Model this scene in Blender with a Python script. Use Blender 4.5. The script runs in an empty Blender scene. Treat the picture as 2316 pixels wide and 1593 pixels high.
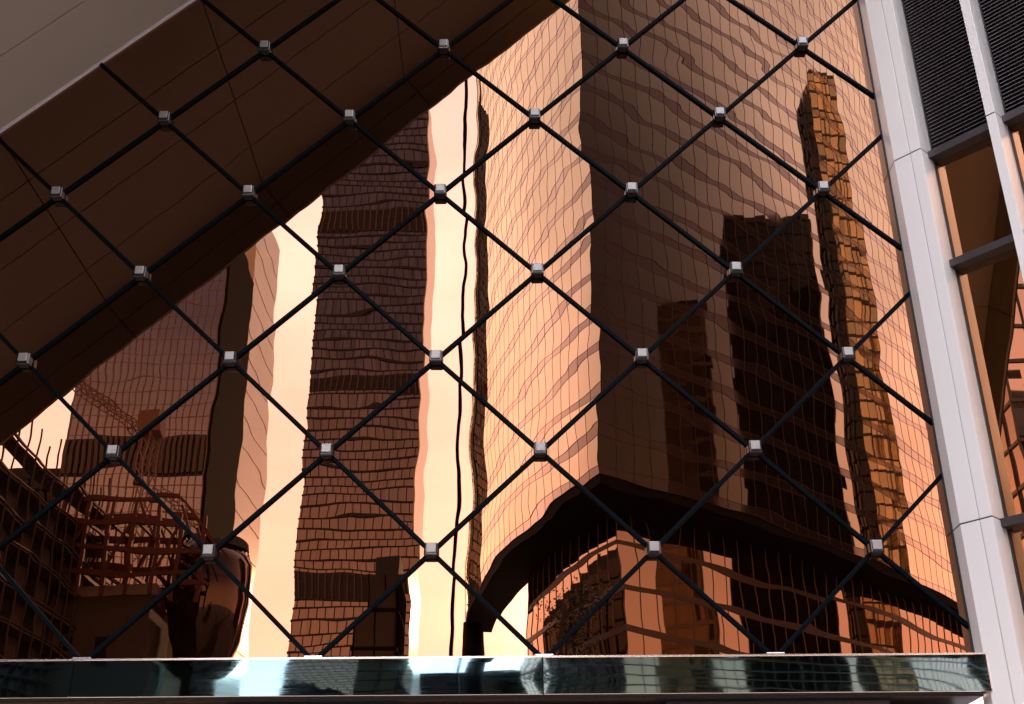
import bpy, bmesh, math, random
from mathutils import Vector, Matrix
random.seed(11)
S = bpy.context.scene
COL = S.collection
R = math.radians

# ------------------------------------------------------------------ camera
cam_d = bpy.data.cameras.new('camera')
cam = bpy.data.objects.new('camera', cam_d); COL.objects.link(cam)
TH, ROLL = R(26.55), R(0.4)
fw = Vector((0, math.cos(TH), math.sin(TH)))
rt0 = Vector((1, 0, 0)); up0 = Vector((0, -math.sin(TH), math.cos(TH)))
rt = rt0*math.cos(ROLL) - up0*math.sin(ROLL)
up = rt0*math.sin(ROLL) + up0*math.cos(ROLL)
M = Matrix((rt, up, -fw)).transposed().to_4x4(); M.translation = (0, -10, 1.6)
cam.matrix_world = M
cam_d.sensor_width = 36; cam_d.lens = 36*2700/2316
cam_d.clip_start = 0.1; cam_d.clip_end = 6000
S.camera = cam

# ------------------------------------------------------------------ sky and sun
SUN_AZ, SUN_EL = R(176), R(14)          # compass bearing clockwise from +Y
w = bpy.data.worlds.new('World'); S.world = w; w.use_nodes = True
nt = w.node_tree; nt.nodes.clear()
def N(t, **k):
    n = nt.nodes.new(t)
    for a, b in k.items(): setattr(n, a, b)
    return n
out = N('ShaderNodeOutputWorld'); bg = N('ShaderNodeBackground')
sky = N('ShaderNodeTexSky'); sky.sky_type = 'NISHITA'; sky.sun_disc = False
sky.sun_elevation = SUN_EL; sky.sun_rotation = SUN_AZ
sky.air_density = 1.0; sky.dust_density = 3.0; sky.ozone_density = 1.0
tc = N('ShaderNodeTexCoord'); mp = N('ShaderNodeMapping'); mp.inputs['Scale'].default_value = (1.2, 1.2, 3.2)
cl = N('ShaderNodeTexNoise'); cl.inputs['Scale'].default_value = 2.2; cl.inputs['Detail'].default_value = 7; cl.inputs['Roughness'].default_value = .55
rp = N('ShaderNodeMapRange'); rp.inputs[1].default_value = .32; rp.inputs[2].default_value = .62; rp.inputs[3].default_value = .92; rp.inputs[4].default_value = 1.0
nt.links.new(tc.outputs['Generated'], mp.inputs['Vector']); nt.links.new(mp.outputs[0], cl.inputs['Vector'])
nt.links.new(cl.outputs['Fac'], rp.inputs[0])
# thin bright overcast: warmer towards the horizon, cooler overhead
sx = N('ShaderNodeSeparateXYZ'); nt.links.new(tc.outputs['Generated'], sx.inputs[0])
er = N('ShaderNodeValToRGB'); er.color_ramp.elements[0].position = 0.16; er.color_ramp.elements[1].position = .60
er.color_ramp.elements[0].color = (.94, .66, .64, 1); er.color_ramp.elements[1].color = (.88, .92, 1.06, 1)
nt.links.new(sx.outputs[2], er.inputs['Fac'])
gain = N('ShaderNodeMixRGB'); gain.blend_type = 'MULTIPLY'; gain.inputs[0].default_value = 1; gain.inputs[2].default_value = (31, 31, 31, 1)
# clouds are brighter on the side of the low sun than on the far side
sdv = N('ShaderNodeVectorMath', operation='DOT_PRODUCT'); sdv.inputs[1].default_value = (math.sin(SUN_AZ), math.cos(SUN_AZ), 0)
nt.links.new(tc.outputs['Generated'], sdv.inputs[0])
half = N('ShaderNodeMapRange'); half.inputs[1].default_value = -1; half.inputs[2].default_value = 1
nt.links.new(sdv.outputs['Value'], half.inputs[0])
pwr = N('ShaderNodeMath', operation='POWER'); pwr.inputs[1].default_value = 3.0; nt.links.new(half.outputs[0], pwr.inputs[0])
side_ = N('ShaderNodeMath', operation='MULTIPLY_ADD'); side_.inputs[1].default_value = .92; side_.inputs[2].default_value = .075
nt.links.new(pwr.outputs[0], side_.inputs[0])
# the haze low over the horizon stays bright all round
low = N('ShaderNodeMapRange'); low.inputs[1].default_value = .14; low.inputs[2].default_value = .46; low.inputs[3].default_value = .42; low.inputs[4].default_value = 0
nt.links.new(sx.outputs[2], low.inputs[0])
linv = N('ShaderNodeMath', operation='SUBTRACT'); linv.inputs[0].default_value = 1; linv.use_clamp = True; nt.links.new(side_.outputs[0], linv.inputs[1])
lowm = N('ShaderNodeMath', operation='MULTIPLY'); nt.links.new(low.outputs[0], lowm.inputs[0]); nt.links.new(linv.outputs[0], lowm.inputs[1])
lowc = N('ShaderNodeVectorMath', operation='SCALE'); lowc.inputs[0].default_value = (1.0, .64, .38); nt.links.new(lowm.outputs[0], lowc.inputs['Scale'])
# streaks of thicker and thinner cloud
st_m = N('ShaderNodeMapping'); st_m.inputs['Scale'].default_value = (2.0, 2.0, 5.0); nt.links.new(tc.outputs['Generated'], st_m.inputs['Vector'])
st_n = N('ShaderNodeTexNoise'); st_n.inputs['Scale'].default_value = 1.6; st_n.inputs['Detail'].default_value = 6; nt.links.new(st_m.outputs[0], st_n.inputs['Vector'])
st_r = N('ShaderNodeMapRange'); st_r.inputs[1].default_value = .3; st_r.inputs[2].default_value = .7; st_r.inputs[3].default_value = .88; st_r.inputs[4].default_value = 1.22
nt.links.new(st_n.outputs['Fac'], st_r.inputs[0])
lmin = N('ShaderNodeMath', operation='MULTIPLY'); nt.links.new(side_.outputs[0], lmin.inputs[0]); nt.links.new(st_r.outputs[0], lmin.inputs[1])
# thin cloud glows round the sun
sd3 = N('ShaderNodeVectorMath', operation='DOT_PRODUCT')
sd3.inputs[1].default_value = (math.sin(SUN_AZ)*math.cos(SUN_EL), math.cos(SUN_AZ)*math.cos(SUN_EL), math.sin(SUN_EL))
nt.links.new(tc.outputs['Generated'], sd3.inputs[0])
s0 = N('ShaderNodeMath', operation='MAXIMUM'); s0.inputs[1].default_value = 0; nt.links.new(sd3.outputs['Value'], s0.inputs[0])
aur = N('ShaderNodeMath', operation='POWER'); aur.inputs[1].default_value = 500; nt.links.new(s0.outputs[0], aur.inputs[0])
aum = N('ShaderNodeMath', operation='MULTIPLY_ADD'); aum.inputs[1].default_value = 1.4; nt.links.new(aur.outputs[0], aum.inputs[0]); nt.links.new(lmin.outputs[0], aum.inputs[2])
dim = N('ShaderNodeVectorMath', operation='SCALE'); # far from the sun the cloud is greyer violet
inv = N('ShaderNodeMath', operation='SUBTRACT'); inv.inputs[0].default_value = 1; inv.use_clamp = True; nt.links.new(side_.outputs[0], inv.inputs[1])
vio = N('ShaderNodeMixRGB'); vio.blend_type = 'MULTIPLY'; vio.inputs[2].default_value = (.92, .84, 1.12, 1)
nt.links.new(inv.outputs[0], vio.inputs[0]); nt.links.new(er.outputs[0], vio.inputs[1]); nt.links.new(vio.outputs[0], dim.inputs[0]); nt.links.new(aum.outputs[0], dim.inputs['Scale'])
dsum = N('ShaderNodeVectorMath', operation='ADD'); nt.links.new(dim.outputs[0], dsum.inputs[0]); nt.links.new(lowc.outputs[0], dsum.inputs[1])
nt.links.new(dsum.outputs[0], gain.inputs[1])
CLOUD = N('ShaderNodeMixRGB'); CLOUD.blend_type = 'MIX'
nt.links.new(rp.outputs[0], CLOUD.inputs[0]); nt.links.new(sky.outputs[0], CLOUD.inputs[1]); nt.links.new(gain.outputs[0], CLOUD.inputs[2])
nt.links.new(CLOUD.outputs[0], bg.inputs[0]); bg.inputs[1].default_value = 0.15
nt.links.new(bg.outputs[0], out.inputs[0])

sd = bpy.data.lights.new('sun', 'SUN'); sun = bpy.data.objects.new('sun', sd); COL.objects.link(sun)
sd.energy = 2.5; sd.angle = R(.8); sd.color = (1, .86, .68)
to_sun = Vector((math.sin(SUN_AZ)*math.cos(SUN_EL), math.cos(SUN_AZ)*math.cos(SUN_EL), math.sin(SUN_EL)))
sun.rotation_euler = to_sun.to_track_quat('Z', 'Y').to_euler()

S.view_settings.view_transform = 'Standard'; S.view_settings.look = 'None'
S.view_settings.exposure = 1.3; S.view_settings.gamma = 1; S.view_settings.use_curve_mapping = False
S.cycles.max_bounces = 12; S.cycles.glossy_bounces = 10; S.cycles.diffuse_bounces = 4
S.cycles.caustics_reflective = True; S.cycles.sample_clamp_indirect = 12; S.cycles.caustics_refractive = False
S.cycles.use_denoising = True

# ------------------------------------------------------------------ helpers
class MB:
    def __init__(s): s.v = []; s.f = []
    def add(s, vs, fs):
        o = len(s.v); s.v += [tuple(v) for v in vs]; s.f += [tuple(i+o for i in f) for f in fs]; return s
    def box(s, x0, x1, y0, y1, z0, z1):
        return s.add([(x0,y0,z0),(x1,y0,z0),(x1,y1,z0),(x0,y1,z0),(x0,y0,z1),(x1,y0,z1),(x1,y1,z1),(x0,y1,z1)],
                     [(3,2,1,0),(4,5,6,7),(0,1,5,4),(1,2,6,5),(2,3,7,6),(3,0,4,7)])
    def obox(s, o, ax, ay, az):     # oriented box: origin corner + three edge vectors (right-handed)
        o, ax, ay, az = map(Vector, (o, ax, ay, az))
        return s.add([o, o+ax, o+ax+ay, o+ay, o+az, o+ax+az, o+ax+ay+az, o+ay+az],
                     [(3,2,1,0),(4,5,6,7),(0,1,5,4),(1,2,6,5),(2,3,7,6),(3,0,4,7)])
    def bar(s, a, b, wdt, h, side=(0,0,1)):
        a, b = Vector(a), Vector(b); d = (b-a)
        n = Vector(side); n = (n - d*(n.dot(d)/d.dot(d)))
        if n.length < 1e-6: n = d.orthogonal()
        n.normalize(); m = d.cross(n).normalized()
        return s.obox(a - m*wdt/2 - n*h/2, m*wdt, n*h, d) if m.cross(n).dot(d) > 0 else s.obox(a - m*wdt/2 - n*h/2, n*h, m*wdt, d)
    def prism(s, poly, z0, z1):     # ccw polygon in xy
        n = len(poly)
        vs = [(x,y,z0) for x,y in poly] + [(x,y,z1) for x,y in poly]
        return s.add(vs, [tuple(range(n-1,-1,-1)), tuple(range(n,2*n))] + [(i,(i+1)%n,n+(i+1)%n,n+i) for i in range(n)])
    def tube(s, pts, rads, n=8):
        o = len(s.v); k = len(pts)
        for i, p in enumerate(pts):
            p = Vector(p); d = (Vector(pts[min(i+1,k-1)]) - Vector(pts[max(i-1,0)])).normalized()
            a = d.orthogonal().normalized(); b = d.cross(a)
            for j in range(n):
                t = 2*math.pi*j/n; s.v.append(tuple(p + (a*math.cos(t)+b*math.sin(t))*rads[i]))
        for i in range(k-1):
            for j in range(n): s.f.append((o+i*n+j, o+i*n+(j+1)%n, o+(i+1)*n+(j+1)%n, o+(i+1)*n+j))
        s.f.append(tuple(o+j for j in range(n-1,-1,-1))); s.f.append(tuple(o+(k-1)*n+j for j in range(n)))
        return s
    def mesh(s, name, mat, smooth=False):
        m = bpy.data.meshes.new(name); m.from_pydata(s.v, [], s.f); m.materials.append(mat)
        if smooth:
            for p in m.polygons: p.use_smooth = True
        m.update(); return m
    def build(s, name, mat, parent=None, loc=None, smooth=False, bevel=0):
        o = bpy.data.objects.new(name, s.mesh(name, mat, smooth)); COL.objects.link(o)
        if parent: o.parent = parent
        if loc: o.location = loc
        if bevel:
            b = o.modifiers.new('edge', 'BEVEL'); b.width = bevel; b.segments = 2; b.limit_method = 'ANGLE'
        return o
def tag(o, label=None, cat=None, group=None, kind=None):
    if label: o['label'] = label
    if cat: o['category'] = cat
    if group: o['group'] = group
    if kind: o['kind'] = kind
    return o
def empty(name, loc=(0,0,0), **k):
    o = bpy.data.objects.new(name, None); COL.objects.link(o); o.location = loc; o.empty_display_size = .3
    return tag(o, **k)
def inst(name, mesh, parent=None, loc=(0,0,0), rot=(0,0,0)):
    o = bpy.data.objects.new(name, mesh); COL.objects.link(o); o.parent = parent; o.location = loc; o.rotation_euler = rot
    return o
def clip(poly, a, b, c):            # keep a*x+b*y <= c
    res = []
    for i in range(len(poly)):
        p, q = poly[i], poly[(i+1)%len(poly)]
        dp, dq = a*p[0]+b*p[1]-c, a*q[0]+b*q[1]-c
        if dp <= 0: res.append(p)
        if dp*dq < 0:
            t = dp/(dp-dq); res.append((p[0]+t*(q[0]-p[0]), p[1]+t*(q[1]-p[1])))
    return res

# ------------------------------------------------------------------ materials
def mat(name):
    m = bpy.data.materials.new(name); m.use_nodes = True; t = m.node_tree
    return m, t, t.nodes['Principled BSDF']
def simple(name, col, rough=.5, metal=0, spec=.5, noise=0, nscale=6, coat=0):
    m, t, p = mat(name)
    p.inputs['Base Color'].default_value = (*col, 1); p.inputs['Roughness'].default_value = rough
    p.inputs['Metallic'].default_value = metal; p.inputs['Specular IOR Level'].default_value = spec
    p.inputs['Coat Weight'].default_value = coat; p.inputs['Coat Roughness'].default_value = .05
    if noise:
        c = t.nodes.new('ShaderNodeTexCoord'); n = t.nodes.new('ShaderNodeTexNoise'); n.inputs['Scale'].default_value = nscale; n.inputs['Detail'].default_value = 6
        x = t.nodes.new('ShaderNodeMapRange'); x.inputs[3].default_value = 1-noise; x.inputs[4].default_value = 1+noise
        v = t.nodes.new('ShaderNodeVectorMath'); v.operation = 'SCALE'; v.inputs[0].default_value = col
        t.links.new(c.outputs['Object'], n.inputs['Vector']); t.links.new(n.outputs['Fac'], x.inputs[0])
        t.links.new(x.outputs[0], v.inputs['Scale']); t.links.new(v.outputs[0], p.inputs['Base Color'])
        r2 = t.nodes.new('ShaderNodeMapRange'); r2.inputs[3].default_value = max(0, rough-.06); r2.inputs[4].default_value = rough+.06
        t.links.new(n.outputs['Fac'], r2.inputs[0]); t.links.new(r2.outputs[0], p.inputs['Roughness'])
    return m

def wavy_mirror(name, col, rough, layers, pillow=0, rand=True, strength=1.0):
    """metal-coated sheet with the slow ripples of real glass: layers = [(scale xyz, height m)]"""
    m, t, p = mat(name)
    p.inputs['Base Color'].default_value = (*col, 1); p.inputs['Metallic'].default_value = 1; p.inputs['Roughness'].default_value = rough
    L = t.links
    c = t.nodes.new('ShaderNodeTexCoord'); src = c.outputs['Object']
    off = None
    if rand:
        oi = t.nodes.new('ShaderNodeObjectInfo'); k = t.nodes.new('ShaderNodeMath'); k.operation = 'MULTIPLY'; k.inputs[1].default_value = 77.0
        L.new(oi.outputs['Random'], k.inputs[0]); ad = t.nodes.new('ShaderNodeVectorMath'); ad.operation = 'ADD'
        L.new(src, ad.inputs[0]); L.new(k.outputs[0], ad.inputs[1]); off = ad.outputs[0]
    else: off = src
    tot = None
    for sc, h in layers:
        mpn = t.nodes.new('ShaderNodeMapping'); mpn.inputs['Scale'].default_value = sc; L.new(off, mpn.inputs['Vector'])
        n = t.nodes.new('ShaderNodeTexNoise'); n.inputs['Scale'].default_value = 1; n.inputs['Detail'].default_value = 1.0; n.inputs['Roughness'].default_value = .35
        L.new(mpn.outputs[0], n.inputs['Vector'])
        q = t.nodes.new('ShaderNodeMath'); q.operation = 'MULTIPLY'; q.inputs[1].default_value = h; L.new(n.outputs['Fac'], q.inputs[0])
        if tot is None: tot = q.outputs[0]
        else:
            s = t.nodes.new('ShaderNodeMath'); s.operation = 'ADD'; L.new(tot, s.inputs[0]); L.new(q.outputs[0], s.inputs[1]); tot = s.outputs[0]
    if pillow:
        d = t.nodes.new('ShaderNodeVectorMath'); d.operation = 'DOT_PRODUCT'; L.new(src, d.inputs[0]); L.new(src, d.inputs[1])
        q = t.nodes.new('ShaderNodeMath'); q.operation = 'MULTIPLY'; q.inputs[1].default_value = pillow; L.new(d.outputs['Value'], q.inputs[0])
        s = t.nodes.new('ShaderNodeMath'); s.operation = 'ADD'; L.new(tot, s.inputs[0]); L.new(q.outputs[0], s.inputs[1]); tot = s.outputs[0]
    if rough > .01:                     # wiped-down streaks and fine scratches
        m2 = t.nodes.new('ShaderNodeMapping'); m2.inputs['Scale'].default_value = (1.5, 1, 60); L.new(src, m2.inputs['Vector'])
        n2 = t.nodes.new('ShaderNodeTexNoise'); n2.inputs['Scale'].default_value = 1.5; n2.inputs['Detail'].default_value = 8; L.new(m2.outputs[0], n2.inputs['Vector'])
        r2 = t.nodes.new('ShaderNodeMapRange'); r2.inputs[1].default_value = .4; r2.inputs[2].default_value = .75; r2.inputs[3].default_value = rough*.5; r2.inputs[4].default_value = rough*1.7
        L.new(n2.outputs['Fac'], r2.inputs[0]); L.new(r2.outputs[0], p.inputs['Roughness'])
    b = t.nodes.new('ShaderNodeBump'); b.inputs['Strength'].default_value = 1; b.inputs['Distance'].default_value = strength
    L.new(tot, b.inputs['Height']); L.new(b.outputs[0], p.inputs['Normal'])
    return m

def tower_glass(name, tint, body, pw, ph, jitter=.01, r0=.15, rough=.015, vary=.35, grazing=1.0, power=2.4):
    """coated facade glass: dark body, sky reflection that grows towards grazing, each pane its own tilt and tone"""
    m, t, p = mat(name); t.nodes.remove(p); L = t.links
    o = t.nodes['Material Output']
    c = t.nodes.new('ShaderNodeTexCoord'); sx = t.nodes.new('ShaderNodeSeparateXYZ'); L.new(c.outputs['Object'], sx.inputs[0])
    ad = t.nodes.new('ShaderNodeMath'); ad.operation = 'ADD'; L.new(sx.outputs[0], ad.inputs[0]); L.new(sx.outputs[1], ad.inputs[1])
    def fl(src, wd):
        d = t.nodes.new('ShaderNodeMath'); d.operation = 'DIVIDE'; d.inputs[1].default_value = wd; L.new(src, d.inputs[0])
        f = t.nodes.new('ShaderNodeMath'); f.operation = 'FLOOR'; L.new(d.outputs[0], f.inputs[0]); return f.outputs[0]
    cb = t.nodes.new('ShaderNodeCombineXYZ'); L.new(fl(ad.outputs[0], pw), cb.inputs[0]); L.new(fl(sx.outputs[2], ph), cb.inputs[1])
    oi = t.nodes.new('ShaderNodeObjectInfo'); L.new(oi.outputs['Random'], cb.inputs[2])
    wn = t.nodes.new('ShaderNodeTexWhiteNoise'); wn.noise_dimensions = '3D'; L.new(cb.outputs[0], wn.inputs['Vector'])
    sb = t.nodes.new('ShaderNodeVectorMath'); sb.operation = 'SUBTRACT'; sb.inputs[1].default_value = (.5,.5,.5); L.new(wn.outputs['Color'], sb.inputs[0])
    sc = t.nodes.new('ShaderNodeVectorMath'); sc.operation = 'SCALE'; sc.inputs['Scale'].default_value = jitter; L.new(sb.outputs[0], sc.inputs[0])
    g = t.nodes.new('ShaderNodeNewGeometry'); an = t.nodes.new('ShaderNodeVectorMath'); an.operation = 'ADD'
    L.new(g.outputs['Normal'], an.inputs[0]); L.new(sc.outputs[0], an.inputs[1])
    nn = t.nodes.new('ShaderNodeVectorMath'); nn.operation = 'NORMALIZE'; L.new(an.outputs[0], nn.inputs[0])
    gl = t.nodes.new('ShaderNodeBsdfGlossy'); gl.inputs['Color'].default_value = (*tint, 1); gl.inputs['Roughness'].default_value = rough; L.new(nn.outputs[0], gl.inputs['Normal'])
    df = t.nodes.new('ShaderNodeBsdfDiffuse')
    mr = t.nodes.new('ShaderNodeMapRange'); mr.inputs[3].default_value = 1-vary; mr.inputs[4].default_value = 1+vary; L.new(wn.outputs['Value'], mr.inputs[0])
    vs = t.nodes.new('ShaderNodeVectorMath'); vs.operation = 'SCALE'; vs.inputs[0].default_value = body; L.new(mr.outputs[0], vs.inputs['Scale']); L.new(vs.outputs[0], df.inputs['Color'])
    lw = t.nodes.new('ShaderNodeLayerWeight'); lw.inputs['Blend'].default_value = .5
    pw_ = t.nodes.new('ShaderNodeMath'); pw_.operation = 'POWER'; pw_.inputs[1].default_value = power; L.new(lw.outputs['Facing'], pw_.inputs[0])
    fr = t.nodes.new('ShaderNodeMapRange'); fr.inputs[3].default_value = r0; fr.inputs[4].default_value = grazing; L.new(pw_.outputs[0], fr.inputs[0])
    ms = t.nodes.new('ShaderNodeMixShader'); L.new(fr.outputs[0], ms.inputs[0]); L.new(df.outputs[0], ms.inputs[1]); L.new(gl.outputs[0], ms.inputs[2])
    L.new(ms.outputs[0], o.inputs['Surface'])
    return m

M_BRONZE = wavy_mirror('bronze_mirror_glass', (.185, .100, .060), 0.0, [((1.25, 1, 2.1), .0013), ((2.2, 1, 4.8), .00011)], pillow=.0006)
M_BRONZE2 = wavy_mirror('bronze_mirror_glass_side', (.45, .225, .105), 0.0, [((1.2, 1.2, 1.6), .0012)], pillow=.0003)
M_STEEL = wavy_mirror('polished_steel', (.078, .160, .200), .03, [((1.1, 1, 2.0), .0028), ((4, 1, 3), .0005)], rand=False)
M_STEEL_PLAIN = simple('brushed_steel', (.62, .64, .64), .22, 1)
M_STEEL_DARK = simple('dark_brushed_steel', (.045, .05, .052), .3, 1)
M_BAR = simple('dark_gasket_metal', (.001, .0035, .0045), .5, 0, .03)
M_CLAMP = simple('black_gloss_casting', (.006, .010, .011), .16, 0, .5)
M_CAP = simple('satin_silver_cap', (.27, .268, .235), .40, .5, .5, noise=.12, nscale=30)
M_WHITE = simple('white_coated_aluminium', (.72, .735, .64), .24, 0, .5, noise=.045, nscale=1.1)
M_JOINT = simple('grey_joint_sealant', (.46, .43, .38), .7)
M_DARKJOINT = simple('black_joint_gasket', (.02, .024, .022), .6)
M_SOFFIT = simple('grey_painted_soffit_panel', (.225, .205, .15), .45, 0, .3, noise=.10, nscale=.9)
M_SOFFIT_TRIM = simple('pale_soffit_trim', (.45, .43, .40), .35)
M_LOUVRE = simple('dark_bronze_louvre', (.075, .064, .058), .4, .0, .5)
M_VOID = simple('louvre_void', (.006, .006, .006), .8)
M_TRANSOM = simple('dark_bronze_transom', (.030, .024, .020), .4, 0, .5)
M_GROUND = simple('pale_stone_paving', (.30, .28, .26), .7, noise=.15, nscale=.4)
M_ROAD = simple('asphalt', (.05, .05, .05), .8, noise=.2, nscale=.8)
M_SCAF = simple('rusty_scaffold_tube', (.045, .024, .015), .7)
M_CONC = simple('board_marked_concrete', (.085, .065, .05), .8, noise=.25, nscale=.7)
M_RUST = simple('red_oxide_steel', (.10, .024, .012), .6, noise=.2, nscale=3)
M_TAN = simple('glazed_tan_stone', (.88, .76, .52), .30, 0, .8, noise=.2, nscale=.35)
M_DARKROOF = simple('dark_roofing', (.04, .04, .04), .8)
M_BARK = simple('grey_bark', (.06, .045, .035), .9, noise=.3, nscale=8)
M_LEAF = simple('dark_green_leaf', (.035, .05, .02), .55, noise=.3, nscale=3)
M_DMULL = simple('dark_mullion', (.025, .018, .016), .5)
M_PMULL = simple('pale_blind_line', (.42, .30, .20), .5)
M_BLACKMETAL = simple('black_soffit_metal', (.008, .007, .006), .8, 0, .15)
M_VENT = simple('brown_vent_fin', (.13, .095, .07), .6)

# ------------------------------------------------------------------ ground and road
def slab(name, x0, x1, y0, y1, z, m):
    o = MB().add([(x0,y0,z),(x1,y0,z),(x1,y1,z),(x0,y1,z)], [(0,1,2,3)]).build(name, m); tag(o, kind='structure'); return o
slab('ground', -2500, 2500, -2500, 2500, 0, M_GROUND)
slab('road', -400, 400, -27, -15, .006, M_ROAD)

# ------------------------------------------------------------------ the glazed wall
GX, GZ, PX, PZ = -3.5747, 3.7384, .95608, .92649      # node grid on the plane y = 0
XR, ZB = 3.815, 3.735                                  # right edge and sill of the glass
LX, LZ, LM = -5.2723, 9.1726, .9839                    # line where the canopy soffit meets the glass
def zl(x): return LZ + (x-LX)*LM
wall = empty('glass_wall', (0, 0, ZB), label='tall bronze mirror glass wall of diamond panes held by dark bars and square clamps', cat='glass wall')
def toW(p): return (p[0], p[1], p[2]-ZB)
XL, ZT = -7.4, 14.6
for j in range(0, 13):
    for i in range(-5, 9):
        if (i+j) % 2 == 0: continue                    # diamond centres
        cx, cz = GX+i*PX, GZ+j*PZ
        g = .014
        poly = [(cx-PX+g, cz), (cx, cz-PZ+g), (cx+PX-g, cz), (cx, cz+PZ-g)]
        for a, b, c in ((1,0,XR-.004), (-1,0,-XL), (0,-1,-ZB-.002), (0,1,ZT), (-LM,1,LZ-LX*LM-.012)):
            poly = clip(poly, a, b, c)
            if len(poly) < 3: break
        if len(poly) < 3: continue
        mb = MB(); n = len(poly)
        mb.add([(x-cx, 0, z-cz) for x, z in poly]+[(x-cx, .012, z-cz) for x, z in poly],
               [tuple(range(n)), tuple(range(2*n-1, n-1, -1))]+[(q, n+q, n+(q+1)%n, (q+1)%n) for q in range(n)])
        o = mb.build('glass_pane', M_BRONZE, wall, toW((cx, 0, cz)))
        o.rotation_euler = (random.gauss(0, .0011), 0, random.gauss(0, .0016))
# dark bars along both diagonals, one per side of a pane
def bar_poly(p, q):
    d = Vector((q[0]-p[0], q[1]-p[1])).normalized(); n = Vector((-d.y, d.x))*.019
    a, b = Vector(p), Vector(q)
    return [tuple(a-n), tuple(b-n), tuple(b+n), tuple(a+n)]
def inside(x, z): return x < XR-.02 and z < zl(x)-.02 and XL < x and z < ZT and z > ZB-.02
for j in range(0, 13):
    for i in range(-5, 9):
        if (i+j) % 2: continue                          # nodes
        nx, nz = GX+i*PX, GZ+j*PZ
        for s in (-1, 1):
            poly = bar_poly((nx, nz), (nx+s*PX, nz+PZ))
            for a, b, c in ((1,0,XR-.006), (-1,0,-XL), (0,-1,-ZB-.004), (0,1,ZT), (-LM,1,LZ-LX*LM-.016)):
                poly = clip(poly, a, b, c)
                if len(poly) < 3: break
            if len(poly) < 3: continue
            if max(x for x, z in poly)-min(x for x, z in poly) < .05: continue
            n = len(poly); cx = sum(x for x, z in poly)/n; cz = sum(z for x, z in poly)/n
            # counter-clockwise seen from the front (-y)
            ar = sum(poly[q][0]*poly[(q+1)%n][1]-poly[(q+1)%n][0]*poly[q][1] for q in range(n))
            if ar < 0: poly = poly[::-1]
            front = -.026 - (.001 if s > 0 else 0)
            mb = MB().add([(x-cx, front, z-cz) for x, z in poly]+[(x-cx, .014, z-cz) for x, z in poly],
                          [tuple(range(n)), tuple(range(2*n-1, n-1, -1))]+[(q, n+q, n+(q+1)%n, (q+1)%n) for q in range(n)])
            mb.build('glazing_bar', M_BAR, wall, toW((cx, 0, cz)), bevel=.006)
# clamps on the nodes: black casting with a silver cap
body = MB().box(-.061, .061, -.100, -.004, -.062, .062).mesh('node_clamp', M_CLAMP)
cap = MB().box(-.042, .042, -.112, -.099, -.032, .053).mesh('clamp_cap', M_CAP)
screw = MB().tube([(0,-.111,.01),(0,-.1145,.01)], [.009,.009], 8).mesh('screw', M_STEEL_PLAIN)
for j in range(1, 12):
    for i in range(-5, 8):
        if (i+j) % 2: continue
        nx, nz = GX+i*PX, GZ+j*PZ
        if not inside(nx+.1, nz+.1): continue
        b = inst('node_clamp', body, wall, toW((nx, 0, nz))); bv = b.modifiers.new('edge', 'BEVEL'); bv.width = .016; bv.segments = 3
        b.rotation_euler = (random.gauss(0,.006), random.gauss(0, .008), random.gauss(0,.006))
        c = inst('clamp_cap', cap, b); bv = c.modifiers.new('edge', 'BEVEL'); bv.width = .008; bv.segments = 2
for i in range(-4, 8, 2):                               # clips where the bars meet the sill
    nx = GX+i*PX
    if nx > XR-.2 or nx < XL+.1: continue
    MB().box(-.075, .075, -.06, -.002, 0, .040).build('base_clip', M_STEEL_PLAIN, wall, toW((nx, 0, ZB+.001)), bevel=.004)
MB().box(-.008, .008, -.012, .02, 0, ZT-ZB).build('edge_gasket', M_DARKJOINT, wall, toW((XR+.004, 0, ZB)))

# ------------------------------------------------------------------ sloping canopy with panelled soffit
canopy = empty('canopy', (LX, 0, LZ), label='sloping grey canopy over the glass wall with flat panels jointed on its underside', cat='canopy')
ux = Vector((1, 0, LM)).normalized(); nd = Vector((ux.z, 0, -ux.x)); oy = Vector((0, -1, 0))   # along, down-normal, outward
def cp(u, s, b): return ux*u + oy*s + nd*b
def cbox(u0, u1, s0, s1, b0, b1): return MB().obox(cp(u0, s0, b0), ux*(u1-u0), nd*(b1-b0), oy*(s1-s0)) if ux.cross(nd).dot(oy) > 0 else MB().obox(cp(u0, s0, b0), ux*(u1-u0), oy*(s1-s0), nd*(b1-b0))
cbox(-6, 14.5, 0, 3.86, -.9, -.03).build('core', M_DARKJOINT, canopy)
sj = [.035, .85, 1.82, 2.78, 3.70]
uj = [-5.29, -2.66, -.02, 2.62, 5.27, 7.9, 10.5, 13.2]
for a, b in zip(sj[:-1], sj[1:]):
    for c, d in zip(uj[:-1], uj[1:]):
        o = cbox(c+.007, d-.007, a+.007, b-.007, -.028, 0).build('soffit_panel', M_SOFFIT, canopy)
for c, d in zip(uj[:-1], uj[1:]):
    for (b0, b1) in ((-.9, .0), (.0, .26), (.272, .53)):
        if b0 < 0: continue
        MB().obox(cp(c+.007, 3.70+.3*b0, b0), ux*(d-c-.014), oy*.03, nd*(b1-b0)+oy*.3*(b1-b0)).build('fascia_panel', M_SOFFIT, canopy)
MB().obox(cp(-5.3, 3.725, -.03), ux*18.6, oy*.03, nd*.55+oy*.165).build('fascia_backing', M_DARKJOINT, canopy)
cbox(-5.5, 13.5, .004, .03, -.02, .016).build('wall_trim', M_SOFFIT_TRIM, canopy)

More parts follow.
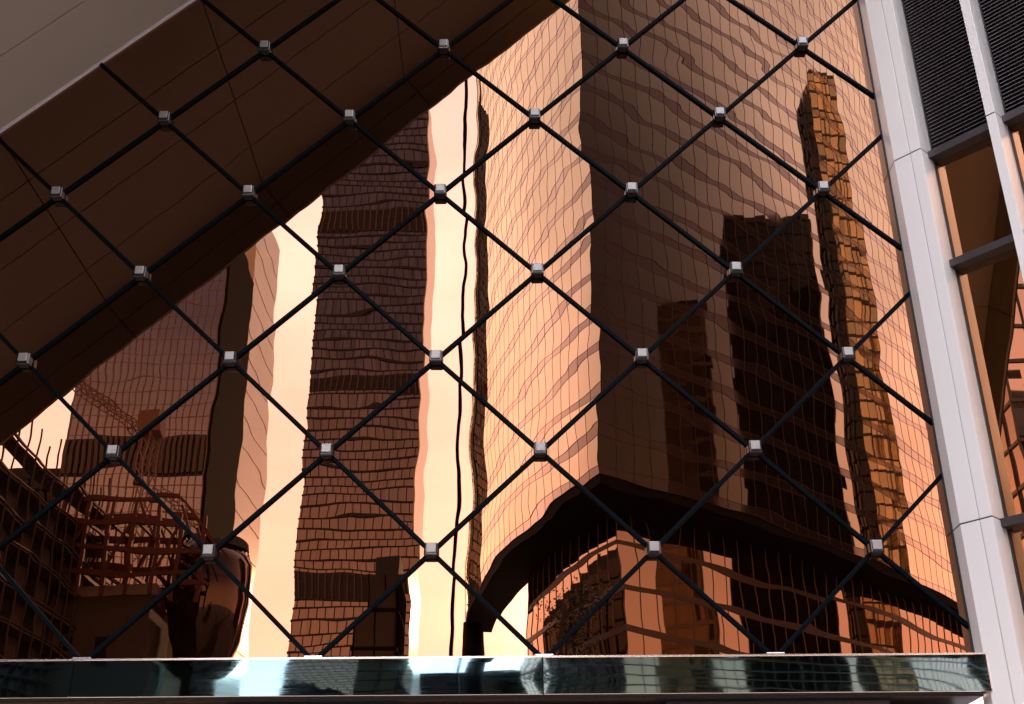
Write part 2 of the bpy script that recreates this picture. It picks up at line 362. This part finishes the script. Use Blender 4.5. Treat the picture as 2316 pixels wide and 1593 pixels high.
# ------------------------------------------------------------------ polished steel beam over the doors
beam = empty('steel_beam', (0, -.105, 3.42), label='polished steel beam running along the foot of the glass wall above the doors', cat='beam')
zt, zb = 3.722, 3.425
def frect(x0, x1):
    mb = MB(); nx, nz = 26, 6; w_ = x1-x0; h_ = zt-.008-zb
    for iz in range(nz+1):
        for ix in range(nx+1):
            a, b = ix/nx*2-1, iz/nz*2-1
            mb.v.append((a*w_/2, -.006*(1-a**4)*(1-b*b)*.35, b*h_/2))
    for iz in range(nz):
        for ix in range(nx):
            o = iz*(nx+1)+ix; mb.f.append((o, o+1, o+nx+2, o+nx+1))
    k = len(mb.v)
    mb.add([(-w_/2,0,-h_/2),(w_/2,0,-h_/2),(w_/2,.03,-h_/2),(-w_/2,.03,-h_/2),(-w_/2,0,h_/2),(w_/2,0,h_/2),(w_/2,.03,h_/2),(-w_/2,.03,h_/2)],
           [(3,2,1,0),(4,5,6,7),(1,2,6,5),(2,3,7,6),(3,0,4,7)])
    return mb
for x0, x1 in ((-7.4, -3.578), (-3.568, .228), (.238, 3.83)):
    frect(x0, x1).build('face_panel', M_STEEL, beam, ((x0+x1)/2, -.105, (zt-.008+zb)/2-3.42), smooth=True)
MB().box(-7.4, 3.829, -.076, .10, zb+.01-3.42, zt-.012-3.42).build('core', M_DARKJOINT, beam)
MB().box(-7.4, 3.832, -.112, .098, zt-.006-3.42, zt+.006-3.42).build('top_trim', M_STEEL_PLAIN, beam)
MB().box(3.8305, 3.842, -.104, .06, zb-3.42, zt-.008-3.42).build('end_plate', M_STEEL_PLAIN, beam)

# ------------------------------------------------------------------ doors below the beam
entr = empty('entrance_screen', (0, .1, 0), label='shadowed entrance screen of glass doors in steel frames below the steel beam', cat='entrance')
MB().box(-7.4, 3.8, .5, .54, 0, 3.43).build('back_wall', M_TRANSOM, entr)
MB().box(-7.4, 3.8, -.2, .5, 3.405, 3.42).build('lintel', M_TRANSOM, entr)
for x0, x1 in ((-2.30, -1.0), (1.24, 3.06)):
    f = MB().box(x0, x1, -.1, -.02, 3.30, 3.40).build('door_header', M_STEEL_DARK, entr)
    for xx in (x0, x1-.06):
        MB().box(xx, xx+.06, -.1, -.02, .02, 3.30).build('door_post', M_STEEL_PLAIN, entr)
    n = 2
    for k in range(n):
        a = x0+.07+(x1-x0-.14)/n*k; b = a+(x1-x0-.14)/n-.01
        l = MB().box(a, b, -.07, -.055, .03, 3.28).build('door_leaf', M_BRONZE2, entr)
        MB().tube([((a+b)/2+(.2 if k == 0 else -.2), -.13, .9), ((a+b)/2+(.2 if k == 0 else -.2), -.13, 1.5)], [.015, .015]).build('handle', M_STEEL_PLAIN, l)
for x0, x1 in ((-7.3, -4.9), (-4.85, -2.36), (-.94, 1.18), (3.12, 3.78)):
    MB().box(x0, x1, .0, .012, .03, 3.36).build('side_light', M_BRONZE2, entr)

# ------------------------------------------------------------------ white corner pier
FA = R(137)
d = Vector((math.sin(FA), math.cos(FA), 0)); ni = Vector((math.cos(FA)*-1, math.sin(FA), 0))   # along the side front, inward
C0 = Vector((3.824, -.19, 0))
def P(wd, u): 
    q = C0 + d*wd + ni*u; return (q.x, q.y)
JZ = [0.02, 1.06, 4.825, 8.60, 12.36, 15.5]
pier = empty('white_pier', (C0.x, C0.y, 0), label='broad white metal pier with a centre joint at the right edge of the glass wall', cat='pier')
WP, DP = .292, .245
for a, b in zip(JZ[:-1], JZ[1:]):
    z0, z1 = a+.006, b-.006
    lf = [(C0.x, .0), (C0.x, C0.y), P(.172, 0), P(.172, .02), (C0.x+.02, C0.y+.02), (C0.x+.02, 0)]
    MB().prism(lf, z0, z1).build('cladding_panel', M_WHITE, pier, (-C0.x, -C0.y, 0), bevel=.003)
    rf = [P(.182, 0), P(WP, 0), P(WP, DP), P(WP-.02, DP), P(WP-.02, .02), P(.182, .02)]
    MB().prism(rf, z0, z1).build('cladding_panel', M_WHITE, pier, (-C0.x, -C0.y, 0), bevel=.003)
MB().prism([(C0.x+.008, -.002), (C0.x+.004, C0.y+.0035), P(.177, .0025), P(WP-.006, .0025), P(WP-.006, DP-.002)], .02, 15.4).build('joint_core', M_JOINT, pier, (-C0.x, -C0.y, 0))
for b in JZ[1:-1]:
    MB().prism([(C0.x+.0030, -.002), (C0.x+.0030, C0.y+.001), P(.177, .0022), P(WP-.003, .0022), P(WP-.003, DP-.001), P(.1, DP)], b-.0055, b+.0055).build('joint_seal', M_DARKJOINT, pier, (-C0.x, -C0.y, 0))

# ------------------------------------------------------------------ angled side front with louvres and windows
side = empty('side_front', (C0.x, C0.y, 0), label='angled side front of dark louvres over bronze windows between white mullions', cat='building front')
def sb(w0, w1, u0, u1, z0, z1): 
    o = C0 + d*w0 + ni*u0 - Vector((C0.x, C0.y, 0))
    return MB().obox((o.x, o.y, z0), d*(w1-w0), ni*(u1-u0), (0, 0, z1-z0))
MW = [(.972, 1.063), (1.745, 1.836), (2.518, 2.609), (3.29, 3.38)]
for a, b in MW:
    for z0, z1 in zip(JZ[:-1], JZ[1:]):
        sb(a, b, 0, DP-.01, z0+.006, z1-.006).build('mullion', M_WHITE, side, bevel=.003)
        sb(a+.003, b-.003, .003, DP-.012, z1-.0058, z1+.0058).build('joint_seal', M_DARKJOINT, side)
bays = [(WP, .972)] + [(MW[k][1], MW[k+1][0]) for k in range(3)]
ZL = 8.62
slat_cache = {}
for a, b in bays:
    for wdt in (a, b-.012):
        sb(wdt, wdt+.012, DP-.02, DP+.02, .1, 15.4).build('gasket', M_DARKJOINT, side)
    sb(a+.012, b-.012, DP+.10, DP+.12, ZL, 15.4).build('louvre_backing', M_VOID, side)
    k = 0; z = ZL+.03
    key = round(b-a, 3)
    if key not in slat_cache:
        o = Vector((0,0,0)); L_ = d*(b-a-.03)
        slat_cache[key] = MB().obox((0,0,0), L_, ni*.05+Vector((0,0,.024)), Vector((0,0,.009))).mesh('louvre_slat', M_LOUVRE)
    while z < 12.2:
        o = d*(a+.015)+ni*(DP-.004)
        inst('louvre_slat', slat_cache[key], side, (o.x, o.y, z)); z += .0445
    for zt_ in (ZL, 7.376, 4.83, 3.42):
        sb(a+.002, b-.002, DP-.115, DP+.03, zt_-.078, zt_).build('transom', M_TRANSOM, side, bevel=.004)
    for z0, z1 in ((7.376, ZL-.078), (4.83, 7.376-.078), (3.42, 4.83-.078), (.1, 3.342)):
        q = C0 + d*((a+b)/2) + ni*(DP+.012) - Vector((C0.x, C0.y, 0))
        h = d*((b-a)/2-.013); zc = (z0+z1)/2; hz_ = (z1-z0)/2-.002
        mb = MB().obox(-h-Vector((0,0,hz_)), h*2, ni*.012, (0,0,hz_*2))
        o = mb.build('window_pane', M_BRONZE2, side, (q.x, q.y, zc))
        o.rotation_euler = (random.gauss(0,.001), random.gauss(0,.001), .023+random.gauss(0,.0015))
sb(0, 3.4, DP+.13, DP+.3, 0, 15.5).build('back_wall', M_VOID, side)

# ================================================================== the city across the street (seen in the mirrors)
def cy(Y): return 10 - Y            # depth Y in front of the mirror seen from the camera -> world y
def rooted(x, Y): return (x, cy(Y), 0)

# ---- the prow: curved glass office block meeting at a sharp corner
H_GLASS = tower_glass('prow_vision_glass', (1.0, .97, .74), (.016, .012, .010), 500, 500, jitter=.004, r0=.045, vary=.15, grazing=38, power=7.0)
H_SPAN = tower_glass('prow_spandrel_glass', (.90, .82, .72), (.04, .028, .021), 500, 500, jitter=.003, r0=.05, rough=.05, vary=.1, grazing=19, power=7.0)
prow = empty('prow_office_block', rooted(7.9, 100), label='curved glass office block with a sharp prow corner raised over a dark soffit, seen mirrored', cat='office building')
O0 = Vector((7.9, cy(100), 0))
def path(p0, h0, h1, L, step):
    n = round(L/step); pts = [Vector((p0[0], p0[1]))]
    for i in range(n):
        h = R(h0+(h1-h0)*(i+.5)/n); pts.append(pts[-1]+Vector((math.sin(h), math.cos(h)))*(L/n))
    return pts
def W2(p): return Vector((p.x-O0.x, (10-p.y)-O0.y))
right = [W2(p) for p in path((7.9, 100), 53.3, 31.5, 97, 2.1)]
left = [W2(p) for p in path((7.9, 100), -25, -2, 60, 2.1)]
Z0, FH, NF = 39.7, 3.9, 29
panes = []; bands = MB(); mull = MB(); rest = MB()
for pts, sgn in ((right, 1), (left, -1)):
    for k in range(len(pts)-1):
        a, b = pts[k], pts[k+1]
        t = (b-a).normalized(); n = Vector((t.y, -t.x)) * (-1 if sgn > 0 else 1)
        n = n if n.dot(Vector((0, 1))) > 0 or abs(n.y) < .3 else -n
        if sgn < 0 and n.x > 0: n = -n
        if sgn > 0 and n.x < 0 and n.y < 0: n = -n
        for f in range(NF):
            z = Z0+f*FH
            panes.append((f+ .35*k, a, b, n, z+.95, z+FH-.03))
        # spandrel strip
        a3, b3 = a-n*.0, b-n*.0
        for f in range(NF):
            z = Z0+f*FH
            q = [(a.x, a.y, z), (b.x, b.y, z), (b.x, b.y, z+.9), (a.x, a.y, z+.9)]
            bands.add(q, [(0, 1, 2, 3)])
            for zz in (z-.02, z+.9):
                mull.obox((a.x-n.x*.02, a.y-n.y*.02, zz), (b.x-a.x, b.y-a.y, 0), (n.x*.035, n.y*.035, 0), (0, 0, .05))
        mw = .09 if sgn > 0 else .055
        mull.obox((a.x-t.x*mw/2-n.x*.02, a.y-t.y*mw/2-n.y*.02, Z0), (t.x*mw, t.y*mw, 0), (n.x*.035, n.y*.035, 0), (0, 0, FH*NF))
panes.sort(key=lambda p: p[0])
for idx, (_, a, b, n, z0, z1) in enumerate(panes):
    c = (a+b)/2; zc = (z0+z1)/2; h = (b-a)/2
    tz, tx = random.gauss(0, .0016), random.gauss(0, .0012)
    q = []
    for sx_, sz_ in ((-1,-1),(1,-1),(1,1),(-1,1)):
        off = tz*sx_*h.length + tx*sz_*(z1-z0)/2
        q.append((sx_*h.x+n.x*off, sx_*h.y+n.y*off, sz_*(z1-z0)/2))
    if idx < 300:
        MB().add(q, [(0,1,2,3)]).build('glass_pane', H_GLASS, prow, (c.x, c.y, zc))
    else:
        rest.add([(x+c.x, y+c.y, z+zc) for x, y, z in q], [(0,1,2,3)])
tag(rest.build('upper_glazing', H_GLASS, prow), kind='stuff')
tag(bands.build('spandrel_bands', H_SPAN, prow), kind='stuff')
tag(mull.build('mullions', M_DMULL, prow), kind='stuff')
outer = left[::-1] + right[1:]
back_core = [(p.x, p.y) for p in outer]
ins = [Vector((p.x*1, p.y*1)) for p in outer]
def offset(pts, dist):
    res = []
    for k, p in enumerate(pts):
        a = pts[max(k-1, 0)]; b = pts[min(k+1, len(pts)-1)]
        t = (b-a).normalized(); n = Vector((t.y, -t.x))       # points to the block's inside
        res.append(p+n*dist)
    return res
def inside_sign(): 
    t = (outer[1]-outer[0]).normalized(); n = Vector((t.y, -t.x)); return 1 if n.x > 0 else -1
sg = inside_sign()
nl = len(left)
def wing(d0):
    o_ = offset(outer, d0*sg); inner = []
    for k in range(nl-6):                        # from the left tip back towards the corner
        th_ = 3.5+2.9*k/nl
        a = outer[max(k-1, 0)]; b = outer[k+1]; t = (b-a).normalized(); inner.append(outer[k]+Vector((t.y, -t.x))*sg*th_)
    return [(p.x, p.y) for p in o_] + [(p.x, p.y) for p in inner[::-1]]
cw = wing(.35)
def ccw(poly):
    ar = sum(poly[q][0]*poly[(q+1)%len(poly)][1]-poly[(q+1)%len(poly)][0]*poly[q][1] for q in range(len(poly)))
    return poly if ar > 0 else poly[::-1]
MB().prism(ccw(cw), Z0+.3, Z0+FH*NF-.3).build('core', M_BLACKMETAL, prow)
MB().prism(ccw(wing(.05)), Z0-.9, Z0-.05).build('soffit', M_BLACKMETAL, prow)
# recessed foot
bR = [W2(p) for p in path((9.7, 107.6), 53.3, 34, 85, 2.1)]
bL = [W2(p) for p in path((9.7, 107.6), -25, -12, 25, 2.1)]
bo = bL[::-1]+bR[1:]
B_GLASS = tower_glass('lobby_glass', (.95, .76, .58), (.012, .009, .008), 2.1, 3.9, jitter=.006, r0=.40, vary=.1, power=1.8)
MB().prism(ccw([(p.x, p.y) for p in bo]), 0, Z0-.9).build('lobby_glazing', B_GLASS, prow)
bm_ = MB()
for k in range(len(bo)-1):
    a, b = bo[k], bo[k+1]; t = (b-a).normalized()
    bm_.tube([(a.x, a.y, 0), (a.x, a.y, Z0-.9)], [.07, .07], 4)
    for f in range(1, 10):
        z = f*3.9; nn = Vector((t.y, -t.x))*-sg
        bm_.obox((a.x, a.y, z), (b.x-a.x, b.y-a.y, 0), (nn.x*.06, nn.y*.06, 0), (0, 0, .55))
tag(bm_.build('lobby_frames', simple('lobby_band', (.085, .055, .035), .35), prow), kind='stuff')
e = left[-1]
MB().box(e.x-1.9, e.x-1.45, e.y-1.2, e.y+.2, 0, Z0+FH*NF+1).build('end_fin', M_BLACKMETAL, prow)
MB().tube([(e.x+1.2, e.y+3.5, 0), (e.x+1.2, e.y+3.5, Z0-.5)], [2.2, 1.3], 16).build('column', M_BLACKMETAL, prow, smooth=True)

# ---- generic towers
def tower(name, label, x0, x1, Y0, Y1, h, gm, fh, bw_, mm, cat='tower', fin=.14, bandh=.30, mech=(), roofm=None, mech_m=None, sidem=None, vert=True, stagger=False, wmull=.10):
    xc, Yc = (x0+x1)/2, (Y0+Y1)/2
    t = empty(name, rooted(xc, Yc), label=label, cat=cat)
    hx, hy = (x1-x0)/2, (Y1-Y0)/2
    MB().box(-hx, hx, -hy, hy, 0, h).build('glass_facade', gm, t)
    if sidem: MB().box(hx, hx+.25, -hy+.1, hy-.1, 0, h-.3).build('side_wall', sidem, t)
    mb = MB(); z = fh
    while z < h:
        mb.box(-hx-fin, hx+(fin if not sidem else -.02), -hy-fin, hy+fin, z-bandh/2, z+bandh/2); z += fh
    tag(mb.build('floor_bands', mm, t), kind='stuff')
    if stagger:
        st = MB(); f = 0; z = 0
        while z < h:
            n = round(2*hx/bw_); o_ = (f*.618 % 1)*bw_
            for k in range(n):
                x = -hx + (k*bw_+o_) % (2*hx)
                st.box(x-wmull, x+wmull, hy-.05, hy+.20, z+.2, min(z+fh, h)-.1)
            z += fh; f += 1
        tag(st.build('staggered_mullions', mm, t), kind='stuff')
    if vert:
        mv = MB(); n = max(2, round(2*hx/bw_))
        for k in range(n+1):
            x = -hx+2*hx*k/n
            for yy in (hy, -hy): mv.box(x-wmull/2, x+wmull/2, yy-.05 if yy > 0 else yy-.19, yy+.19 if yy > 0 else yy+.05, 0, h)
        n = max(2, round(2*hy/bw_))
        for k in range(1, n):
            y = -hy+2*hy*k/n
            for xx in (-hx, hx) if not sidem else (-hx,): mv.box(xx-.19 if xx < 0 else xx-.05, xx+.05 if xx < 0 else xx+.19, y-wmull/2, y+wmull/2, 0, h)
        tag(mv.build('mullions', mm, t), kind='stuff')
    for z0, z1 in mech:
        mo = MB().box(-hx-.1, hx+(.1 if not sidem else -.03), -hy-.1, hy+.1, z0, z1).build('plant_floor', mech_m or M_DMULL, t)
        vb = MB(); n = round(2*hx/(bw_*.8))
        for k in range(n):
            x = -hx+2*hx*(k+.5)/n; vb.box(x-.14, x+.14, hy+.1, hy+.45, z0+.2, z1-.2)
        vb.build('vent_fins', M_VENT, mo)
    MB().box(-hx+.6, hx-.6, -hy+.6, hy-.6, h, h+1.6).build('roof', M_DARKROOF, t)
    return t
G_D = tower_glass('brown_tower_glass', (.72, .60, .58), (.07, .085, .11), 1.2, 2.5, jitter=.022, r0=.42, vary=.7)
G_B = tower_glass('violet_tower_glass', (.78, .74, .80), (.095, .10, .125), 1.1, 1.15, jitter=.006, r0=.58, vary=.2)
G_DARK = tower_glass('black_tower_glass', (.30, .28, .26), (.016, .014, .011), 2.4, 3.6, jitter=.012, r0=.08, vary=.6)
G_STRIPE = tower_glass('striped_tower_glass', (.7, .5, .3), (.10, .06, .03), 2.8, 3.6, jitter=.02, r0=.25, vary=.8)
G_SUNLIT = tower_glass('sunlit_gold_glass', (.95, .75, .46), (.55, .36, .16), 2.4, 3.6, jitter=.05, r0=.4, vary=.95)  # bright gold body colour stands in for sunlight on this tower

tower('brown_glass_tower', 'tall brown glass tower with dark plant floors, mirrored in the middle of the glass wall', -49.5, -22.4, 260, 286, 206, G_D, 2.5, 1.9, M_DMULL,
      mech=((166, 173), (121, 126), (71.5, 76.5)), fin=.18, bandh=.36, sidem=M_TAN, wmull=.085, stagger=True, vert=False)
tower('violet_glass_tower', 'broad violet glass tower with thin pale floor lines mirrored left of the pale slab tower', -38.2, -26.1, 95, 105, 62, G_B, 1.2, .62, M_PMULL,
      mech=((38, 41.5),), fin=.03, bandh=.07, sidem=simple('shaded_side_cladding', (.022, .016, .012), .9, 0, .05, noise=.5, nscale=1.2), wmull=.02)  # near-black side colour stands in for the shade on this face
tan = empty('pale_slab_tower', rooted(-30.3, 118.6), label='narrow pale tan slab tower mirrored between the violet tower and a strip of sky', cat='tower')
MB().box(-3.2, 2.4, -6.2, 6.2, 0, 77.5).build('stone_walls', M_TAN, tan)
for f in range(1, 24):
    MB().box(2.4, 2.44, -5.8, 5.8, f*3.2-.05, f*3.2+.05).build('string_course', M_TAN, tan)
MB().box(-2, 1.6, -4.4, 4.4, 77.5, 79.5).build('roof', M_DARKROOF, tan)

tower('beam_sky_blocker', 'added dark block hiding low sky from the steel beam, far behind the strip of sky left of the prow', -40, 9, 400, 425, 84, G_DARK, 3.6, 3.0, M_BLACKMETAL, cat='office building')  # added block, keeps low sky out of the steel beam's reflection
# dark blocks that the prow's own glass mirrors
tower('black_glass_tower', 'black glass tower mirrored as the widest dark upright on the right face of the prow', 124, 150, 121, 152, 137, G_DARK, 3.6, 2.4, M_BLACKMETAL, fin=.1)
tower('striped_office_tower', 'office tower with pale floor stripes mirrored low beside the prow corner', 118, 140, 97, 111, 114, G_STRIPE, 3.6, 2.8, M_PMULL, fin=.15, bandh=.8)
tower('slim_dark_tower', 'slim dark slab tower mirrored beside the gold tower on the prow', 131, 140, 159.5, 163.5, 176, G_DARK, 3.6, 2.0, M_BLACKMETAL)
tower('sunlit_gold_tower', 'glass tower with sunlight put into its gold colour, mirrored near the right end of the prow', 137, 160, 167, 180, 190, G_SUNLIT, 3.6, 2.4, M_DMULL, bandh=.5)
tower('dark_office_block', 'dark mid-rise office block with rooftop plant mirrored in the recessed lobby of the prow', -78, -51, 142, 214, 56, G_DARK, 3.6, 2.4, M_BLACKMETAL, cat='office building')
tower('brown_grid_tower', 'brown gridded tower mirrored in the narrow windows of the side front', -105, -80, 46.5, 72, 90, G_D, 3.6, 2.4, M_DMULL)

tower('grey_office_tower', 'dark grey office tower glimpsed only in the steel beam beside the pier', 108, 150, 228, 262, 120, G_DARK, 3.6, 2.4, M_BLACKMETAL)
# ---- building under scaffolding, podium, red steel gantry, crane, drum
sc = empty('scaffolded_building', rooted(-23, 50), label='dark concrete building wrapped in scaffolding mirrored at the lower left', cat='building')
MB().box(-14, 0, -14, 20, 0, 21.6).build('concrete_frame', M_CONC, sc)
for k in range(29):
    y = -14+34*k/28
    MB().tube([(.9, y, 0), (.9, y, 23.4+.5*(k%3))], [.045, .045], 6).build('scaffold_post', M_SCAF, sc)
    if k % 2 == 0: MB().box(0, .02, y+.3, y+1.6, 0, 21).build('window_strip', M_VOID, sc)
for f in range(1, 15):
    MB().box(.84, .94, -14, 20, f*1.6-.04, f*1.6+.04).build('ledger', M_SCAF, sc)
    MB().box(.0, .86, -14, 20, f*1.6-.16, f*1.6-.10).build('walk_board', M_CONC, sc)
pod = empty('podium_block', rooted(-22, 63), label='low dark concrete podium below the red steel frame, mirrored at the lower left', cat='building')
MB().box(-5, 3.6, -3, 3, 0, 17.6).build('concrete_walls', M_CONC, pod)
MB().box(-5.1, 3.7, -3.1, 3.1, 17.6, 18.1).build('parapet', simple('pale_parapet', (.34, .25, .18), .7), pod)
for k in range(3): MB().box(-3+k*2, -2.2+k*2, 3, 3.02, 14.8, 15.6).build('window', M_VOID, pod)
rm = empty('ramp_wall', rooted(-17.2, 64), label='pale sloping wall mirrored between the dark podium and the round bowl tower', cat='wall')
MB().add([(-1.0,1,0),(1.4,1,0),(1.4,-1,0),(-1.0,-1,0),(-1.0,1,17.5),(-.2,1,15),(-.2,-1,15),(-1.0,-1,17.5)], [(0,1,5,4),(1,2,6,5),(2,3,7,6),(3,0,4,7),(4,5,6,7)]).build('stone_face', M_TAN, rm)
gan = empty('steel_gantry', rooted(-19.5, 60), label='red steel gantry frame mirrored above the podium at the lower left', cat='steel frame')
X0, X1 = -3.8, 3.9
for zz, xa, xb in ((18.4, X0, X1), (19.6, X0, X1), (21.0, X0+.3, X1-.4), (22.2, X0+1.2, X1-2.5), (23.0, X0+3.5, X1-1.5)):
    for yy in (-1.6, 1.6):
        MB().bar((xa, yy, zz), (xb, yy, zz-.25), .22, .26).build('steel_beam', M_RUST, gan)
for k in range(7):
    x = X0+.3+k*1.2
    for yy in (-1.6, 1.6):
        MB().bar((x, yy, 17.2 if k else 13), (x, yy, 22.3 - .1*k), .18, .18, (1,0,0)).build('steel_post', M_RUST, gan)
        if k < 6 and k % 2 == 0: MB().bar((x, yy, 18.4), (x+1.2, yy, 21.0), .13, .13).build('steel_brace', M_RUST, gan)
        if k in (3, 5): MB().bar((x+1.2, yy, 19.6), (x, yy, 22.2), .13, .13).build('steel_brace', M_RUST, gan)
    MB().bar((x, -1.6, 21), (x, 1.6, 21), .16, .16).build('cross_beam', M_RUST, gan)
    MB().bar((x, -1.6, 18.4), (x, 1.6, 18.4), .16, .16).build('cross_beam', M_RUST, gan)
MB().bar((X1-1.5, 1.6, 22.7), (X1+1.2, 1.6, 19.4), .14, .14).build('steel_brace', M_RUST, gan)
bw2 = empty('bowl_tower', rooted(-16.1, 62), label='dark round tower flaring like a bowl, mirrored at the lower left', cat='tower')
G_BOWL = tower_glass('bowl_glass', (.55, .42, .36), (.02, .013, .009), .6, .8, jitter=.05, r0=.16, vary=.6)
MB().tube([(0,0,0),(0,0,13.5),(0,0,15),(0,0,16.3),(0,0,18),(0,0,20),(0,0,20.9)], [.7,.9,1.3,1.8,2.1,2.0,1.7], 28).build('glass_drum', G_BOWL, bw2, smooth=True)
MB().tube([(0,0,20.9),(0,0,21.3)], [1.75,1.7], 28).build('roof', M_DARKROOF, bw2)
cr = empty('tower_crane', rooted(-27.5, 84), label='orange lattice crane jib mirrored against the violet glass tower', cat='crane')
def lattice(name, a, b, w_, n, m, parent):
    a, b = Vector(a), Vector(b); dd = (b-a).normalized(); p1 = dd.orthogonal().normalized(); p2 = dd.cross(p1); mb = MB()
    cs = [(p1*sx_+p2*sy_)*w_/2 for sx_, sy_ in ((-1,-1),(1,-1),(1,1),(-1,1))]
    for c in cs: mb.bar(a+c, b+c, .09, .09)
    for k in range(n):
        u, v = a+(b-a)*k/n, a+(b-a)*(k+1)/n
        for q in range(4): mb.bar(u+cs[q], v+cs[(q+1)%4], .06, .06)
    return mb.build(name, m, parent)
M_CRANE = simple('orange_crane_paint', (.22, .10, .05), .5)
lattice('mast', (0, 0, 0), (0, 0, 37), 1.0, 30, M_CRANE, cr)
lattice('jib', (-.3, .6, 36.6), (-6.2, .6, 41.2), .7, 12, M_CRANE, cr)
MB().box(-.7, .7, -.7, .7, 37, 38.6).build('cab', M_CRANE, cr)

# ---- street trees
def tree(name, label, x, Y, h, cr_, z0, n, leaf, group=None, seed=1):
    rnd = random.Random(seed)
    t = empty(name, rooted(x, Y), label=label, cat='tree', group=group)
    mb = MB(); pts = [(0,0,0)]; 
    for k in range(1, 7): pts.append((rnd.uniform(-.12,.12)*k*.4, rnd.uniform(-.12,.12)*k*.4, h*.92*k/6))
    mb.tube(pts, [.22-.028*k for k in range(7)], 8)
    tips = []
    for k in range(22):
        q = rnd.randrange(2, 6); b = Vector(pts[q]).lerp(Vector(pts[q+1]), rnd.random())
        if b.z < z0*.9: continue
        a = rnd.uniform(0, 2*math.pi); l = cr_*rnd.uniform(.5, 1.0)
        e_ = b+Vector((math.cos(a)*l, math.sin(a)*l, l*rnd.uniform(.1,.9)))
        mb.tube([b, b.lerp(e_, .5)+Vector((0,0,-.05)), e_], [.06,.04,.015], 5); tips.append(e_)
    mb.build('trunk', M_BARK, t)
    lf = MB()
    for k in range(n):
        c = rnd.choice(tips) if tips else Vector((0,0,h))
        c = c+Vector((rnd.gauss(0,1), rnd.gauss(0,1), rnd.gauss(0,1)))*cr_*.28
        a = Vector((rnd.gauss(0,1), rnd.gauss(0,1), rnd.gauss(0,1))).normalized(); b = a.orthogonal().normalized()
        s = leaf*rnd.uniform(.6, 1.3)
        lf.add([c-a*s, c-b*s*.5, c+a*s, c+b*s*.5], [(0,1,2,3)])
    o = lf.build('crown', M_LEAF, t); tag(o, kind='stuff')
tree('street_tree', 'leafy street tree mirrored in front of the recessed lobby glass under the prow', 1.7, 45, 14.5, 1.2, 7, 3200, .06, seed=3)
tower('narrow_dark_building', 'narrow dark building mirrored low in front of the right edge of the brown glass tower', -12.9, -9.7, 100, 108, 30.5, G_DARK, 3.4, 1.6, M_BLACKMETAL, cat='building')
